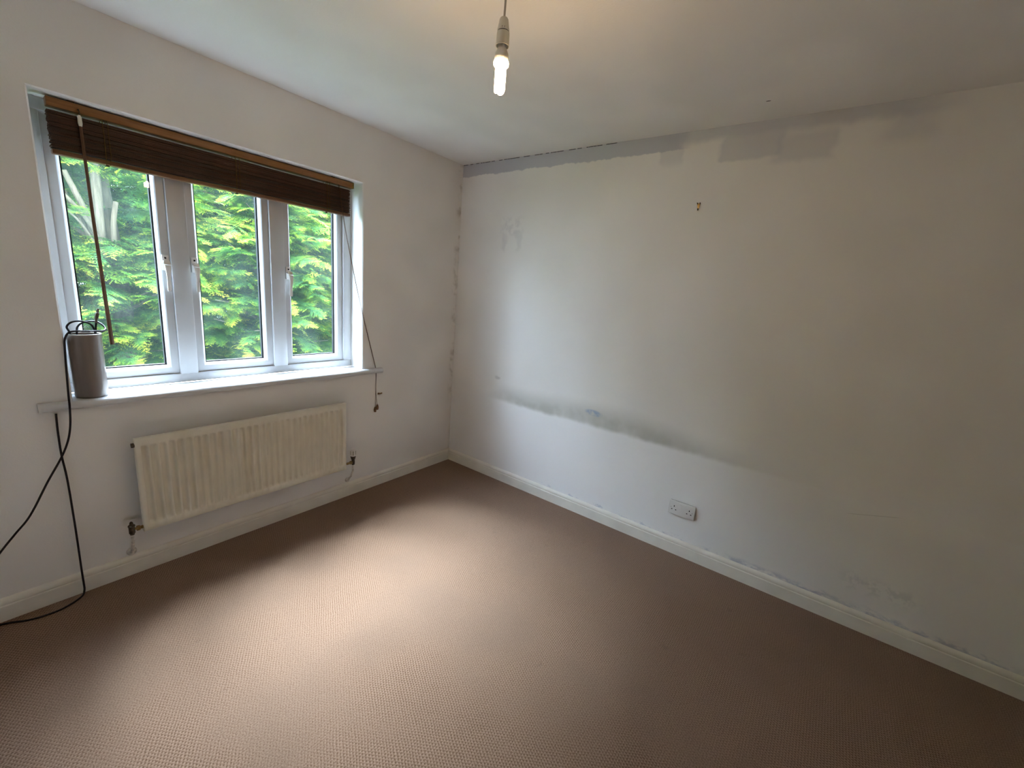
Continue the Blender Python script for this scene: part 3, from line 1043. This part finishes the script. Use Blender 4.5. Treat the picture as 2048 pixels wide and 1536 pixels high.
def conifer(loc, me, boughs, HT, label, group, nbr=14):
    root = empty('conifer_tree', loc)
    tag(root, label, 'tree', group)
    x, y, z = loc
    MB().tube([(x, y, z), (x + .03, y, z + HT * .4), (x - .02, y + .02, z + HT * .75), (x, y, z + HT * .97)], [.10, .07, .04, .008], 10).build('trunk', M_BARK, root, smooth=True)
    o = bpy.data.objects.new('foliage', me)
    COL.objects.link(o)
    o.parent = root
    o['kind'] = 'stuff'
    for a, b in boughs[:nbr]:
        st = np.array([0, 0, max(.1, a[2] - .25)])
        MB().tube([np.array(loc) + st, np.array(loc) + a, np.array(loc) + b], [.022, .012, .003], 6).build('branch', M_BARK, root)
    return root


GZ = -.30
PI = math.pi
AZ0, AZ1 = PI * 1.5 - 1.75, PI * 1.5 + 1.75      # boughs facing the house and round the sides
bare = lambda p: (-.40 < p[0] < .32 and p[1] < -.05 and 1.98 < p[2] < 2.52)
treesA = foliage_mesh('conifer_foliage_a', 3.45, 1.05, 230, 170, 21, AZ0, AZ1)
treesB = foliage_mesh('conifer_foliage_b', 3.55, 1.08, 230, 170, 22, AZ0, AZ1)
treesC = foliage_mesh('conifer_foliage_c', 3.50, 1.05, 220, 160, 23, AZ0, AZ1, skip=bare)
treesD = foliage_mesh('conifer_foliage_d', 3.75, 1.20, 60, 330, 24, 0, 2 * PI, fs=1.5)
G1 = 'hedge of conifers facing the window'
for lc_, (me, bg), HT in (((-.28, 2.80, GZ), treesA, 3.45), ((.85, 2.95, GZ), treesB, 3.55), ((2.05, 3.0, GZ), treesA, 3.45), ((-2.80, 2.9, GZ), treesB, 3.55)):
    conifer(lc_, me, bg, HT, 'dense feathery conifer in the hedge outside the window', G1)
tr_ = conifer((-1.50, 2.95, GZ), treesC[0], treesC[1], 3.50, 'feathery conifer with pale bare limbs showing between its sprays', G1)
for pts, rd in ([[(-1.64, 2.62, 1.45), (-1.625, 2.60, 1.75), (-1.605, 2.62, 2.30)], [.038, .035, .030]],
                [[(-1.66, 2.60, 1.60), (-1.70, 2.58, 1.80), (-1.80, 2.55, 2.10)], [.026, .024, .018]],
                [[(-1.63, 2.58, 1.58), (-1.72, 2.55, 1.78), (-1.83, 2.52, 1.93)], [.018, .016, .012]],
                [[(-1.68, 2.66, 1.62), (-1.76, 2.66, 1.85), (-1.90, 2.68, 2.20)], [.020, .018, .014]],
                [[(-1.67, 2.55, 1.56), (-1.75, 2.52, 1.72), (-1.83, 2.50, 1.81)], [.010, .009, .007]],
                [[(-1.545, 2.60, 1.60), (-1.534, 2.60, 1.76), (-1.505, 2.60, 1.93)], [.020, .020, .018]]):
    MB().tube(smooth_path(pts, 4), [rd[0] + (rd[2] - rd[0]) * i / 8 for i in range(9)], 10).build('bare_limb', M_BARK, tr_, smooth=True)
G2 = 'taller conifers behind the hedge'
for lc_ in ((-4.0, 3.6, GZ), (-2.65, 4.4, GZ), (-1.45, 4.25, GZ), (-.35, 4.35, GZ), (.75, 4.4, GZ), (2.0, 4.5, GZ), (3.4, 4.0, GZ)):
    conifer(lc_, treesD[0], treesD[1], 3.75, 'shaded conifer standing behind the front hedge trees', G2, 4)
for lc_, rz in (((-3.1, 6.0, GZ), 1.0), ((-1.5, 6.1, GZ), 2.2), ((.2, 6.0, GZ), 3.1), ((1.9, 6.2, GZ), 4.4), ((3.7, 6.0, GZ), .4)):
    tr_ = conifer(lc_, treesD[0], treesD[1], 3.75, 'tall conifer at the back of the garden behind other conifers', 'tallest conifers at the back', 3)
    tr_.scale = (1.15, 1.15, 1.25)
    tr_.rotation_euler = (0, 0, rz)
